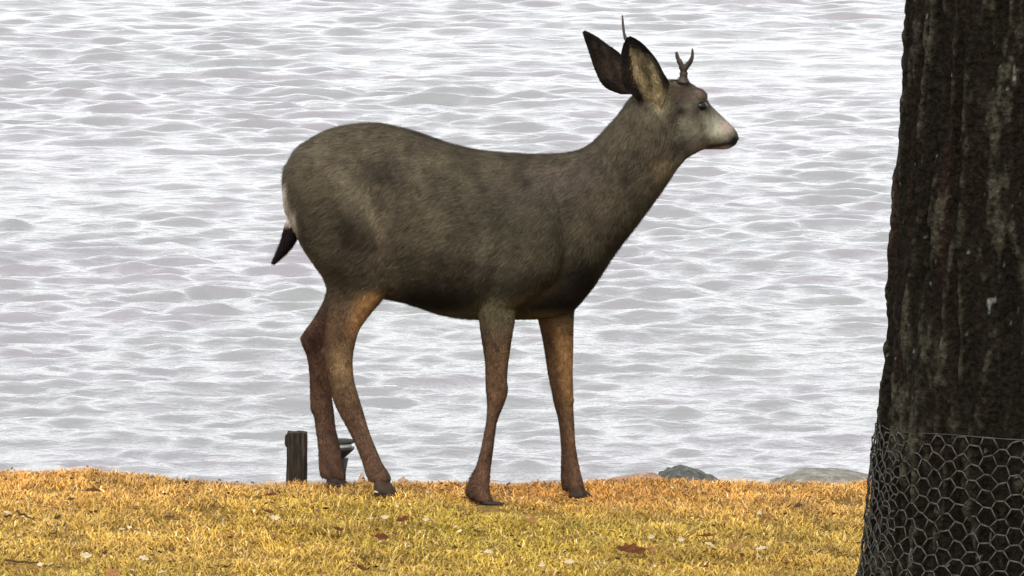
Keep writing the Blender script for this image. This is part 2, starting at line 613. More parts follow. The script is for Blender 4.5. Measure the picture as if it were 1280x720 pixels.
def build_tree():
    root = empty('tree', (TX, TREE_Y, 0))
    NU = 560
    zs = np.concatenate([np.linspace(-0.15, 1.9, 420), np.linspace(1.92, 5.2, 120)])
    th = np.linspace(0, 2 * np.pi, NU, endpoint=False)
    T, Z = np.meshgrid(th, zs)
    u = T / (2 * np.pi)
    warp = vnoise(u * 9, Z * 1.6, 9, 1) * 0.7 + vnoise(u * 24, Z * 5, 24, 2) * 0.25
    a = vnoise((u * 54 + warp * 1.4) % 54, Z * 3.0 + warp, 54, 3)
    b = vnoise((u * 84 + warp * 2.2) % 84, Z * 9, 84, 4)
    c = vnoise(u * 150, Z * 34, 150, 5)
    d = vnoise(u * 190, Z * 80, 190, 6)
    ridge = np.clip(1 - np.abs(a) * 2.0, -0.8, 1)
    hgt = 0.014 * ridge + 0.0065 * b + 0.0042 * c + 0.002 * d
    R = trunk_r(Z) - 0.010 + hgt + 0.006 * vnoise(u * 5, Z * 0.9, 5, 8)
    # a small knot on the left outline
    knot = np.exp(-(((T - math.pi) / 0.06) ** 2 + ((Z - at(1113, 315, TREE_Y)[2]) / 0.022) ** 2))
    R = R + 0.009 * knot
    V = np.stack([R * np.cos(T), R * np.sin(T), Z], -1).reshape(-1, 3)
    ny = len(zs)
    i0 = np.arange(ny - 1)[:, None] * NU + np.arange(NU)[None]
    i1 = np.arange(ny - 1)[:, None] * NU + (np.arange(NU)[None] + 1) % NU
    Fc = np.stack([i0, i1, i1 + NU, i0 + NU], -1).reshape(-1, 4)
    # lichen-grey on the outer bark plates, brown elsewhere
    lich = 0.65 * sstep(0.30, 1.15, ridge * 0.65 + b * 0.45 + c * 0.45 + d * 0.3 + vnoise(u * 30, Z * 2.5, 30, 9) * 0.4)
    base = np.array([0.0055, 0.0042, 0.0027]); grey = np.array([0.036, 0.033, 0.023]); red = np.array([0.020, 0.010, 0.007])
    rr = sstep(0.2, 0.9, vnoise(u * 40, Z * 1.6, 40, 12))[..., None] * 0.6
    col = base * (1 - 0.5 * rr) + red * 0.5 * rr
    col = col * (1 - lich[..., None]) + grey * lich[..., None]
    spot = sstep(0.9, 0.98, vnoise(u * 110, Z * 40, 110, 13))[..., None] * 0.8
    col = col * (1 - spot) + np.array([0.09, 0.095, 0.085]) * spot
    me = make_mesh('trunk', V, Fc)
    set_col(me, col.reshape(-1, 3))
    bark = tint_mat('bark', 0.95, 0.05, 90, 0.75, 1.0, 110, 0.010)
    trunk = obj('trunk', me, bark, root)
    # limbs above the frame
    limbs = []
    rl = random.Random(3)
    lm = tint_mat('limb_bark', 0.95, 0.1)
    for k in range(7):
        a0 = k * 0.9 + rl.uniform(-0.3, 0.3)
        z0 = 3.6 + 0.24 * k
        L = rl.uniform(1.6, 2.6)
        pts = []
        for f in np.linspace(0, 1, 7):
            rr_ = L * f
            pts.append((math.cos(a0 + 0.3 * f) * rr_, math.sin(a0 + 0.3 * f) * rr_, z0 + L * (0.75 * f + 0.25 * f * f) + rl.uniform(-0.06, 0.06)))
        V, Fq = tube(pts, [0.085 * (1 - f) ** 0.8 + 0.012 for f in np.linspace(0, 1, 7)], 8)
        me = make_mesh('limb', V, Fq)
        set_col(me, np.array([0.03, 0.024, 0.018]))
        obj('limb', me, lm, root)
        limbs.append(pts)
    # sparse autumn crown
    n = 2600
    r2 = np.random.default_rng(9)
    cen = []
    for k in range(n):
        pts = limbs[r2.integers(0, 7)]
        q = np.array(pts[r2.integers(2, 7)])
        cen.append(q + r2.normal(0, 0.34, 3))
    cen = np.array(cen)
    A = r2.normal(size=(n, 3)); A /= np.linalg.norm(A, axis=1, keepdims=True)
    B = np.cross(A, r2.normal(size=(n, 3))); B /= np.linalg.norm(B, axis=1, keepdims=True)
    s = r2.uniform(0.025, 0.05, (n, 1))
    V = np.stack([cen - A * s, cen + B * s * 0.55, cen + A * s, cen - B * s * 0.55], 1).reshape(-1, 3)
    Fq = np.arange(n * 4).reshape(-1, 4)
    me = make_mesh('crown', V, Fq, False)
    set_col(me, np.repeat(np.array([0.12, 0.085, 0.03]) * r2.uniform(0.5, 1.3, (n, 1)), 4, 0))
    obj('crown', me, tint_mat('crown_leaf', 0.7), root)
    # grey-white lichen flake on the bark
    tag(root, 'large dark rough barked tree trunk at the right edge', 'tree')


build_tree()


# ------------------------------------------------------------------ chicken wire round the trunk
def build_wire():
    root = empty('wire_netting', (TX, TREE_Y, 0))
    zn, zl, zc, zp = mat_new('galvanised_wire', 0.6, (0.20, 0.20, 0.19), 0.25)
    zp.inputs['Metallic'].default_value = 0.0
    nz = noise_tex(zl, zc, 40, 3)
    rp = ramp(zl, [(0.3, (0.012, 0.011, 0.009)), (0.6, (0.036, 0.034, 0.028))])
    zc.new(nz.outputs['Fac'], rp.inputs['Fac']); zc.new(rp.outputs['Color'], zp.inputs['Base Color'])
    RM = 0.335
    ncol = 66
    rp_ = 0.037
    ztop = at(1200, 546, TREE_Y - 0.3)[2]
    nrow = int(ztop / rp_) + 1
    sag = lambda th: 0.010 * math.cos(th) + 0.004 * math.sin(5 * th)

    def netting(th0, ncols, gap, zoff, seed, wrad, wrap):
        r = random.Random(seed)
        dth = 2 * math.pi / ncol
        a = 0.30
        nodes = {}
        def node(i, j2, side):
            if wrap: i %= ncols
            key = (i, j2, side)
            if key not in nodes:
                th = th0 + (i + (a if side else -a) + r.uniform(-0.11, 0.11)) * dth
                z = j2 * rp_ / 2 + zoff + r.uniform(-0.0045, 0.0045)
                z = z + sag(th) * (z / ztop)
                rad = float(trunk_r(z)) - 0.008 + gap + r.uniform(-0.003, 0.005)
                nodes[key] = (rad * math.cos(th), rad * math.sin(th), z)
            return nodes[key]
        parts = []
        for i in range(ncols):
            for j in range(nrow):
                j2 = 2 * j + (i % 2)
                if j2 * rp_ / 2 + zoff > ztop: continue
                L, R_ = node(i, j2, 0), node(i, j2, 1)
                parts.append(tube([L, R_], [wrad * 1.35] * 2, 5))
                if not wrap and i == ncols - 1: continue
                for dj in (-1, 1):
                    q = j2 + dj
                    if q < 0 or q * rp_ / 2 + zoff > ztop: continue
                    n2 = node(i + 1, q, 0)
                    mid = [(R_[k] + n2[k]) / 2 for k in range(3)]
                    parts.append(tube([R_, n2], [wrad, wrad], 5))
        return merge(parts)

    obj('wire_mesh', make_mesh('wire_mesh', *netting(0.0, ncol, 0.012, 0.0, 1, 0.0016, True)), zn, root)
    # the end of the roll laps over the start on the left side
    obj('wire_overlap', make_mesh('wire_overlap', *netting(math.pi - 0.25, 9, 0.019, 0.013, 2, 0.0015, False)), zn, root)
    ring = []
    for k in range(97):
        th = 2 * math.pi * k / 96
        z = ztop + sag(th)
        ring.append(((trunk_r(z) + 0.003) * math.cos(th), (trunk_r(z) + 0.003) * math.sin(th), z))
    obj('edge_wire', make_mesh('edge_wire', *tube(ring, [0.0011] * len(ring), 5)), zn, root)
    tag(root, 'grey hexagonal chicken wire wrapped around the base of the tree trunk', 'wire netting')


build_wire()

# ------------------------------------------------------------------ deer
DY = 13.86
deer = empty('deer', (at(580, 620, DY)[0], DY, 0.0))
tag(deer, 'young mule deer buck with small forked antlers standing in profile on the lawn', 'deer')
BASE = np.array(deer.location)
PXM = DY / F                     # metres per pixel at the deer
DK = 0.50                        # display tone to coat albedo


def loft(pairs, cap=0.55, N=28, sq=2.2):
    """closed tube through (top px, top py, bottom px, bottom py, depth, half width)"""
    st = smooth_path(pairs, len(pairs) * 4)
    n = len(st)
    top = np.array([at(s[0], s[1], DY + s[4]) for s in st]); bot = np.array([at(s[2], s[3], DY + s[4]) for s in st])
    cen = (top + bot) / 2
    V, Fc = [], []
    for i in range(n):
        t = cen[min(i + 1, n - 1)] - cen[max(i - 1, 0)]
        t /= np.linalg.norm(t) + 1e-9
        N_ = (top[i] - bot[i]); hh = np.linalg.norm(N_) / 2; N_ /= 2 * hh + 1e-9
        B = np.cross(t, N_); B /= np.linalg.norm(B) + 1e-9
        for k in range(N):
            a = 2 * math.pi * k / N
            c, s = math.cos(a), math.sin(a)
            q = (abs(c) ** sq + abs(s) ** sq) ** (-1 / sq)
            V.append(cen[i] + N_ * hh * c * q + B * st[i][5] * s * q)
    for i in range(n - 1):
        for k in range(N):
            k2 = (k + 1) % N
            Fc.append((i * N + k, i * N + k2, (i + 1) * N + k2, (i + 1) * N + k))
    # domed ends
    for e, i, sgn in ((0, 0, -1), (1, n - 1, 1)):
        t = (cen[1] - cen[0]) if e == 0 else (cen[-1] - cen[-2])
        t = t / (np.linalg.norm(t) + 1e-9)
        r = cap * min(np.linalg.norm(top[i] - bot[i]) / 2, st[i][5])
        prev = [i * N + k for k in range(N)]
        for f in (0.5, 0.85):
            o = len(V)
            s = math.sqrt(1 - f * f)
            for k in range(N):
                V.append(cen[i] + (V[i * N + k] - cen[i]) * s + sgn * t * r * f)
            for k in range(N):
                k2 = (k + 1) % N
                q = (prev[k], prev[k2], o + k2, o + k)
                Fc.append(q if e == 1 else q[::-1])
            prev = [o + k for k in range(N)]
        o = len(V)
        V.append(cen[i] + sgn * t * r)
        for k in range(N):
            q = (prev[k], prev[(k + 1) % N], o)
            Fc.append(q if e == 1 else q[::-1])
    return V, Fc


def leg(rows, cap=0.3, N=18):
    """leg from (py, left px, right px, depth, half width in depth)"""
    g = lambda y: 1.3 if y < 470 else (0.2 if 505 < y < 580 else 0.7)
    return loft([(l - g(y), y, r + g(y), y, d, w + 0.001) for (y, l, r, d, w) in rows], cap, N, 2.05)


parts = []
# trunk of the body, rump to brisket and up the neck
parts.append(loft([
    (359, 204, 361, 270, 0, 0.094), (369, 187, 373, 296, 0, 0.112), (384, 176, 386, 318, 0, 0.120), (405, 165, 408, 348, 0, 0.124), (432, 157, 436, 368, 0, 0.126),
    (470, 154, 474, 372, 0, 0.130), (510, 162, 512, 380, 0, 0.150), (550, 175, 552, 393, 0, 0.166), (590, 186, 592, 399, 0, 0.156),
    (630, 191, 634, 399, 0, 0.130), (668, 193, 676, 398, 0, 0.116), (700, 192, 712, 391, 0, 0.105), (718, 189, 735, 368, 0, 0.105),
    (732, 184, 754, 340, 0.003, 0.096), (745, 174, 777, 306, 0.006, 0.088), (759, 159, 802, 274, 0.010, 0.082), (774, 142, 826, 242, 0.014, 0.076),
    (787, 124, 845, 214, 0.018, 0.070), (800, 112, 856, 202, 0.024, 0.066)], cap=0.2))
# head, turned a little away from the camera
parts.append(loft([
    (798, 118, 836, 196, 0.016, 0.058), (815, 107, 852, 201, 0.028, 0.066), (835, 100, 864, 195, 0.042, 0.069), (855, 101, 872, 190, 0.056, 0.064),
    (871, 111, 879, 187, 0.070, 0.056), (885, 129, 886, 187, 0.082, 0.045), (897, 140, 894, 187, 0.094, 0.035),
    (907, 149, 902, 187, 0.104, 0.030), (915, 157, 909, 186, 0.111, 0.028), (919, 163, 914, 183, 0.115, 0.024)], cap=0.45))
# brow above the eye, on each side
for px, py, d in ((873, 119, 0.012), (876, 118, 0.096)):
    parts.append(loft([(px - 9, py - 9, px - 9, py + 7, d, 0.010), (px, py - 8, px, py + 8, d + 0.006, 0.017), (px + 6, py - 4, px + 6, py + 9, d + 0.010, 0.012)], cap=0.6, N=14))
# antler pedicles
parts.append(loft([(846, 110, 861, 108, 0.022, 0.014), (848, 98, 859, 97, 0.020, 0.011)], N=14))
# haunches and shoulders
for sgn in (-1, 1):
    d = 0.072 * sgn
    parts.append(loft([(368, 212, 470, 200, d * 0.7, 0.065), (364, 258, 482, 262, d, 0.080), (378, 303, 487, 318, d * 1.02, 0.078), (404, 345, 487, 352, d, 0.062), (411, 372, 478, 374, d, 0.046)], N=22))
    parts.append(loft([(655, 212, 695, 212, d * 0.45, 0.030), (642, 236, 702, 238, d * 0.75, 0.050), (624, 275, 712, 288, d * 1.02, 0.066), (605, 325, 700, 345, d * 1.08, 0.066), (599, 372, 652, 382, d, 0.044)], N=22))
# near fore leg, far fore leg
parts.append(leg([(345, 600, 660, -0.070, 0.050), (375, 598, 648, -0.075, 0.038), (409, 601, 641, -0.080, 0.030), (448, 607, 635, -0.084, 0.025), (474, 607.5, 633, -0.087, 0.023), (486, 608, 634.5, -0.088, 0.025),
                  (498, 609, 632, -0.089, 0.024), (512, 609, 627, -0.090, 0.021), (526, 608, 621.5, -0.091, 0.017), (545, 604.5, 618.5, -0.092, 0.0155), (565, 600.5, 616, -0.093, 0.016),
                  (588, 594, 612.5, -0.094, 0.018), (604, 587, 611.5, -0.095, 0.021), (615, 585, 611, -0.096, 0.022), (625, 591, 616, -0.098, 0.021)]))
parts.append(leg([(350, 670, 716, 0.070, 0.050), (380, 672, 717, 0.075, 0.038), (400, 674, 716, 0.078, 0.032), (428, 680, 715.5, 0.080, 0.028), (467, 686, 714.5, 0.082, 0.025),
                  (490, 690, 716, 0.083, 0.025), (505, 693, 716, 0.084, 0.023), (526, 698, 717.5, 0.085, 0.019), (557, 701, 719.5, 0.086, 0.017),
                  (585, 701.5, 724, 0.087, 0.019), (600, 701.5, 728, 0.087, 0.022), (611, 703, 731, 0.087, 0.021)]))
# near hind leg (hoof forward), far hind leg (upright cannon)
parts.append(leg([(352, 412, 488, -0.070, 0.058), (375, 413, 476, -0.072, 0.046), (394, 411, 461, -0.075, 0.036), (413, 407, 448, -0.078, 0.030), (434, 405, 442, -0.080, 0.027), (447, 405, 440, -0.081, 0.026), (458, 407, 440, -0.081, 0.025),
                  (475, 411, 442, -0.082, 0.024), (496, 415.5, 448, -0.083, 0.023), (517, 424, 455, -0.084, 0.020), (537, 435, 461, -0.085, 0.018),
                  (558, 445, 469, -0.086, 0.018), (579, 453, 478, -0.087, 0.021), (592, 457, 486, -0.087, 0.022), (600, 461, 489, -0.087, 0.021)]))
parts.append(leg([(345, 412, 470, 0.070, 0.058), (372, 407, 452, 0.072, 0.046), (390, 398, 440, 0.074, 0.036), (404, 389, 430, 0.076, 0.031), (416, 380, 420, 0.077, 0.028), (425, 378, 414, 0.077, 0.027), (434, 379.5, 411, 0.078, 0.025), (444, 384, 411, 0.078, 0.023),
                  (466, 387.5, 412, 0.079, 0.021), (490, 387.5, 414, 0.080, 0.021), (500, 388, 415, 0.080, 0.020), (512, 388, 417, 0.080, 0.020), (520, 392, 418, 0.080, 0.018), (537, 394.5, 420, 0.080, 0.018),
                  (558, 397.5, 425, 0.080, 0.019), (583, 399, 429, 0.080, 0.021), (596, 401, 432, 0.080, 0.022)]))

def knob(px, py, r, d, w):
    parts.append(loft([(px - r * 0.8, py - r * 0.5, px - r * 0.8, py + r * 0.5, d, w * 0.6), (px, py - r, px, py + r, d, w), (px + r * 0.8, py - r * 0.5, px + r * 0.8, py + r * 0.5, d, w * 0.6)], cap=0.6, N=14))


knob(409, 441, 8, -0.083, 0.016)        # points of the hocks
knob(384, 423, 8, 0.078, 0.016)
knob(424, 470, 9, -0.098, 0.012)        # bony outer side of the near hock
knob(624, 490, 9, -0.094, 0.020)        # knees
knob(708, 500, 9, 0.080, 0.020)
knob(598, 610, 10, -0.096, 0.022)       # fetlocks
knob(714, 596, 10, 0.087, 0.021)
knob(470, 590, 9, -0.087, 0.022)
knob(414, 588, 9, 0.080, 0.022)
V, Fq = merge(parts)
tmp = bpy.data.objects.new('remesh_source', make_mesh('remesh_source', np.array(V) - BASE, Fq))
C.objects.link(tmp)
md = tmp.modifiers.new('r', 'REMESH'); md.mode = 'VOXEL'; md.voxel_size = 0.0048; md.adaptivity = 0
ms = tmp.modifiers.new('s', 'SMOOTH'); ms.factor = 0.5; ms.iterations = 4
bpy.context.view_layer.update()
dg = bpy.context.evaluated_depsgraph_get()
body_me = bpy.data.meshes.new_from_object(tmp.evaluated_get(dg))
bpy.data.objects.remove(tmp)
body_me.name = 'body'
nv = len(body_me.vertices)
co = np.empty(nv * 3, np.float32); body_me.vertices.foreach_get('co', co); co = co.reshape(-1, 3).astype(float)
no = np.empty(nv * 3, np.float32); body_me.vertices.foreach_get('normal', no); no = no.reshape(-1, 3).astype(float)
# muscle and winter-coat unevenness
mw = SNoise(22, 20, 3, 50)(co) * 0.0022 + SNoise(55, 20, 3, 51)(co) * 0.0010
lm_ = sstep(395, 360, project(co + BASE)[1])
co = co + no * (mw * (0.25 + 0.75 * lm_))[:, None]
body_me.vertices.foreach_set('co', co.astype(np.float32).ravel())
body_me.polygons.foreach_set('use_smooth', np.full(len(body_me.polygons), True))
body_me.update()

n1, n2, n3, n4 = SNoise(14, 18, 3, 60), SNoise(45, 18, 3, 61), SNoise(120, 18, 3, 62), SNoise(330, 18, 3, 63)


def coat(P, Nn):
    """coat colour of the deer, some shading painted in, at local points P with normals Nn"""
    px, py = project(P + BASE)
    col = lin(93, 84, 67)[None] * np.ones((len(P), 1))

    def put(mask, c, a=1.0):
        nonlocal col
        k = (np.clip(mask, 0, 1) * a)[:, None]
        col = col * (1 - k) + np.asarray(c) * k

    def blob(x, y, rx, ry, ang=0):
        c, s = math.cos(ang), math.sin(ang)
        dx, dy = px - x, py - y
        u, v = (dx * c + dy * s) / rx, (-dx * s + dy * c) / ry
        return np.exp(-(u * u + v * v))
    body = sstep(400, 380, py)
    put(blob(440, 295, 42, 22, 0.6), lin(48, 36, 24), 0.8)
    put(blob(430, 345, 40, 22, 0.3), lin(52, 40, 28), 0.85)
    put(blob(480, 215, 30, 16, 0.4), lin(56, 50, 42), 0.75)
    put(blob(455, 255, 50, 12, 0.8), lin(124, 112, 92), 0.8)
    put(blob(480, 310, 14, 40, -0.1), lin(116, 103, 82), 0.7)
    put(blob(605, 325, 10, 28, 0.1), lin(126, 115, 96), 0.8)
    put(blob(700, 230, 60, 30, -0.3), lin(106, 93, 84), 0.7)
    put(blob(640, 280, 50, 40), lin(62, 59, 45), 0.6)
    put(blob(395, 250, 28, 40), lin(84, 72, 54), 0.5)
    # dark brisket of the species, and shade painted along the belly
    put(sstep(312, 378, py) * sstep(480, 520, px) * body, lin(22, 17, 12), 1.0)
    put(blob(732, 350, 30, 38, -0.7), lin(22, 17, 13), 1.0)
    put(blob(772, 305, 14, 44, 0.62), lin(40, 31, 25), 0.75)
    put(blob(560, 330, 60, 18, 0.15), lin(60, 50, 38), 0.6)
    put(blob(690, 300, 10, 40, 0.5), lin(58, 50, 40), 0.6)  # crease shading painted along the shoulder blade
    put(blob(622, 384, 26, 18), lin(104, 94, 70), 0.9)
    put(blob(668, 368, 28, 8, -0.4), lin(96, 84, 62), 0.75)
    # legs: coat tones plus painted dark edges and highlights
    lg = sstep(378, 402, py)
    legx = np.maximum(sstep(594, 600, px) * sstep(652, 644, px), sstep(668, 676, px) * sstep(745, 735, px))
    fore = np.where(py > 402, 1.0, legx) * sstep(384, 436, py) * (px > 560)
    put(fore, lin(104, 78, 56), 1)
    put(fore * sstep(655, 665, px), lin(172, 130, 84), 0.95)
    put(fore * sstep(655, 665, px) * sstep(700, 688, px - (py - 400) * 0.12), lin(92, 66, 46), 0.6)
    put(fore * sstep(490, 520, py), lin(98, 72, 58), 0.75)
    put(blob(622, 405, 24, 22) * lg, lin(92, 82, 62), 0.7)
    put(fore * sstep(560, 600, py), lin(122, 88, 66), 0.55)
    hind = sstep(352, 412, py) * sstep(492, 476, px)
    put(hind, lin(106, 80, 58), 1)
    put(blob(462, 380, 13, 34, 0.5) * sstep(356, 372, py) * sstep(490, 478, px), lin(205, 155, 102), 0.95)
    put(blob(420, 400, 10, 40) * hind, lin(74, 54, 36), 0.6)
    put(hind * sstep(416, 406, px - np.clip(py - 500, 0, 200) * 0.20), lin(82, 56, 42), 0.85)
    put(blob(392, 430, 14, 16) * hind, lin(52, 32, 24), 0.85)
    put(blob(428, 460, 14, 24) * hind, lin(158, 130, 92), 0.85)
    put(hind * sstep(475, 530, py), lin(104, 78, 62), 0.8)
    # shading painted down the back of each leg, highlights down the front
    for xb, slope_, y0 in ((612, -0.06, 400), (690, 0.13, 400)):
        xr = xb + slope_ * (py - y0)
        put(fore * sstep(3, -5, px - xr) * (np.abs(px - xb) < 40), lin(64, 44, 32), 0.6)
    put(fore * blob(630, 440, 5, 40), lin(134, 104, 76), 0.5)
    put(hind * blob(438, 470, 6, 45, -0.25), lin(140, 112, 82), 0.5)
    put(blob(470, 560, 5, 40, -0.42) * hind, lin(138, 108, 84), 0.5)
    # white rump patch faces backwards
    put(sstep(-0.60, -0.86, Nn[:, 0]) * sstep(222, 240, py) * sstep(315, 292, py) * sstep(376, 364, px), lin(245, 228, 212))
    # neck and face
    put(blob(832, 208, 12, 16, 0.6), lin(160, 140, 108), 0.85)
    put(blob(818, 160, 26, 34), lin(90, 80, 68), 0.5)
    head = sstep(838, 852, px) * sstep(215, 205, py)
    put(head, lin(112, 106, 90), 0.85)
    put(blob(895, 160, 14, 13, 0.6), lin(232, 228, 198), 1.0)
    put(blob(875, 158, 6, 15, -0.5), lin(78, 70, 58), 0.6)
    put(blob(862, 165, 16, 14), lin(112, 108, 90), 0.7)
    put(blob(852, 117, 15, 18, 0.5), lin(58, 44, 36), 0.95)
    put(blob(868, 142, 8, 9), lin(74, 58, 50), 0.7)
    put(blob(851, 139, 8, 6), lin(30, 24, 20), 1.0)
    put(blob(842, 150, 8, 7), lin(66, 56, 46), 0.7)
    put(blob(850, 184, 13, 11), lin(44, 35, 28), 0.9)
    put(blob(829, 126, 9, 13, 0.4), lin(176, 164, 128), 0.9)
    put(blob(876, 114, 7, 8), lin(136, 98, 92), 0.6)
    put(blob(877, 134, 9, 7), lin(34, 25, 22), 0.9)
    put(blob(908, 157, 9, 6, 0.7), lin(226, 200, 188), 1.0)
    put(blob(899, 188, 15, 4.5), lin(235, 208, 194), 1.0)
    line = np.exp(-((py - (178 + (920 - px) * 0.16)) / 2.8) ** 2) * sstep(876, 888, px)
    put(line, lin(26, 19, 18), 1.0)
    put(blob(918, 175, 7, 5.5, -0.4), lin(16, 14, 14), 1.0)
    put(blob(880, 184, 16, 6), lin(120, 96, 86), 0.5)
    m = np.clip(1 + 0.20 * n1(P) + 0.24 * n2(P) + 0.26 * n3(P) + 0.26 * n4(P), 0.4, 1.9)
    return np.clip(col * m[:, None], 0.002, 0.8) * DK


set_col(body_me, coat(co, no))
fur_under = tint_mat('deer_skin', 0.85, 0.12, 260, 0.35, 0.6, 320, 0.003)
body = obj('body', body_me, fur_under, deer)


def grow_fur(n):
    body_me.calc_loop_triangles()
    nt = len(body_me.loop_triangles)
    tri = np.empty(nt * 3, np.int32); body_me.loop_triangles.foreach_get('vertices', tri); tri = tri.reshape(-1, 3)
    a, b, c = co[tri[:, 0]], co[tri[:, 1]], co[tri[:, 2]]
    ar = np.linalg.norm(np.cross(b - a, c - a), axis=1)
    r = np.random.default_rng(77)
    pick = r.choice(nt, n, p=ar / ar.sum())
    u, v = r.uniform(0, 1, n), r.uniform(0, 1, n)
    f = u + v > 1; u[f], v[f] = 1 - u[f], 1 - v[f]
    P = a[pick] + (b - a)[pick] * u[:, None] + (c - a)[pick] * v[:, None]
    Nn = no[tri[pick, 0]]
    px, py = project(P + BASE)
    flow = np.tile(np.array([-0.8, 0.0, -0.55]), (n, 1))
    neck = sstep(700, 770, px)[:, None]
    flow = flow * (1 - neck) + np.array([-0.45, 0, -0.8]) * neck
    hd = (sstep(835, 860, px) * sstep(215, 200, py))[:, None]
    flow = flow * (1 - hd) + np.array([-0.85, -0.1, 0.35]) * hd
    lg = sstep(350, 410, py)[:, None]
    lg = np.where((px < 500) | (px > 595), lg[:, 0], 0)[:, None]
    flow = flow * (1 - lg) + np.array([-0.15, 0, -1.0]) * lg
    flow += np.stack([SNoise(16, 12, 3, 71)(P), SNoise(16, 12, 3, 72)(P), SNoise(16, 12, 3, 73)(P)], 1) * 0.30
    flow += r.normal(0, 0.16, (n, 3))
    flow -= Nn * (flow * Nn).sum(1, keepdims=True)
    flow /= np.linalg.norm(flow, axis=1, keepdims=True) + 1e-9
    side = np.cross(flow, Nn)
    L = np.full(n, 0.017)
    L = L * (1 - 0.5 * lg[:, 0]) * (1 - 0.62 * hd[:, 0]) * sstep(925, 900, px) ** 0.7
    L = L * r.uniform(0.6, 1.3, n)
    rump = (px < 375) & (py > 225) & (py < 320)
    L = np.where(rump, L * 0.9, L)
    w = r.uniform(0.0007, 0.0013, n)[:, None]
    lift = r.uniform(0.12, 0.42, n)[:, None]
    tipv = flow * (1 - lift * 0.3) + Nn * lift
    root = P - Nn * 0.0006
    V = np.stack([root - side * w, root + side * w, root + tipv * L[:, None]], 1).reshape(-1, 3)
    T = np.arange(n * 3).reshape(-1, 3)
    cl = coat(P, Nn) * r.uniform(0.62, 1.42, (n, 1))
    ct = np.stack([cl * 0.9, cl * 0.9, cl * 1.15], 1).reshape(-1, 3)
    me = make_mesh('fur', V, T, smooth=False)
    # hairs shade with the skin they grow from
    nn = Nn * 0.8 + tipv * 0.2
    nn += r.normal(0, 0.22, (n, 3))
    nn /= np.linalg.norm(nn, axis=1, keepdims=True)
    me.polygons.foreach_set('use_smooth', np.full(n, True))
    me.normals_split_custom_set(np.repeat(nn, 3, 0).astype(np.float32).tolist())
    set_col(me, ct)
    o = obj('fur', me, tint_mat('deer_fur', 0.75, 0.15), deer)
    o['kind'] = 'stuff'


grow_fur(300000)


# ears ------------------------------------------------------------
def ear(Lp, Rp, depL, depR, cup, thick, front, back, rim, seed):
    NU_, NV_ = 22, 15
    Lc, Rc = smooth_path(Lp, NU_), smooth_path(Rp, NU_)
    V, colr = [], []
    nz = SNoise(90, 14, 3, seed)
    for layer in (0, 1):
        for i in range(NU_):
            t = i / (NU_ - 1)
            for j in range(NV_):
                s = j / (NV_ - 1)
                e = 2 * s - 1
                px = Lc[i][0] * (1 - s) + Rc[i][0] * s
                py = Lc[i][1] * (1 - s) + Rc[i][1] * s
                d = np.interp(t, [0, 0.18, 0.5, 1], depL) * (1 - s) + np.interp(t, [0, 0.18, 0.5, 1], depR) * s + cup * (1 - e * e) * (1 - 0.55 * t) + (thick * (1 - 0.9 * e * e) * (1 - 0.6 * t) if layer else 0)
                p = at(px, py, DY + d) - BASE
                V.append(p)
                if layer == 0:
                    edge = max(sstep(-0.28, -0.58, e) * sstep(0.0, 0.15, t), sstep(0.50, 0.78, e) * sstep(0.12, 0.35, t), sstep(0.58, 0.78, t + 0.08 * e))
                    c = front * (1 - edge) + rim * edge
                    streak = math.exp(-((e - 0.1) / 0.16) ** 2) * sstep(0.1, 0.3, t) * (1 - edge)
                    c = c * (1 - 0.45 * streak)
                else:
                    c = back
                colr.append(c)
    V = np.array(V); colr = np.array(colr) * np.clip(1 + 0.6 * nz(V) + 0.5 * SNoise(240, 14, 3, seed + 5)(V), 0.35, 1.8)[:, None]
    Fc = []
    n0 = NU_ * NV_
    for i in range(NU_ - 1):
        for j in range(NV_ - 1):
            a = i * NV_ + j
            Fc.append((a, a + 1, a + NV_ + 1, a + NV_))
            Fc.append((n0 + a, n0 + a + NV_, n0 + a + NV_ + 1, n0 + a + 1))
    for i in range(NU_ - 1):
        a, b = i * NV_, i * NV_ + NV_ - 1
        Fc.append((a, a + NV_, n0 + a + NV_, n0 + a))
        Fc.append((b, n0 + b, n0 + b + NV_, b + NV_))
    for j in range(NV_ - 1):
        a = (NU_ - 1) * NV_ + j
        Fc.append((a, a + 1, n0 + a + 1, n0 + a))
        Fc.append((j, n0 + j, n0 + j + 1, j + 1))
    me = make_mesh('ear', V, Fc)
    set_col(me, np.clip(colr, 0.003, 0.7) * DK)
    o = obj('ear', me, EAR, deer)
    # tufts of pale hair inside the cup and dark hair along the rim
    return o, V, n0, colr


EAR = tint_mat('ear_fur', 0.85, 0.1, 300, 0.4, 0.8, 260, 0.004)
earN, VN, n0N, cN = ear([(806, 140), (795, 124), (780, 108), (776, 90), (775.5, 72), (779, 56), (784, 47)], [(822, 142), (830, 126), (837, 106), (829, 90), (820, 73), (803, 54), (788, 45)],
           (-0.020, -0.052, -0.058, -0.040), (-0.020, -0.060, -0.066, -0.040), 0.030, 0.010, lin(192, 172, 128), lin(60, 50, 42), lin(40, 32, 26), 81)
earN['label'] = 'near ear with pale tan inside and dark rim'
earF, VF, n0F, cF = ear([(776, 118), (756, 109), (745, 91), (737, 68), (731, 50), (728, 40)], [(800, 118), (790, 92), (776, 68), (760, 56), (745, 45), (731, 38)],
           (0.06, 0.072, 0.078, 0.09), (0.06, 0.082, 0.09, 0.09), -0.022, 0.012, lin(66, 54, 44), lin(80, 66, 52), lin(44, 35, 29), 82)
earF['label'] = 'far ear showing its dark brown back'


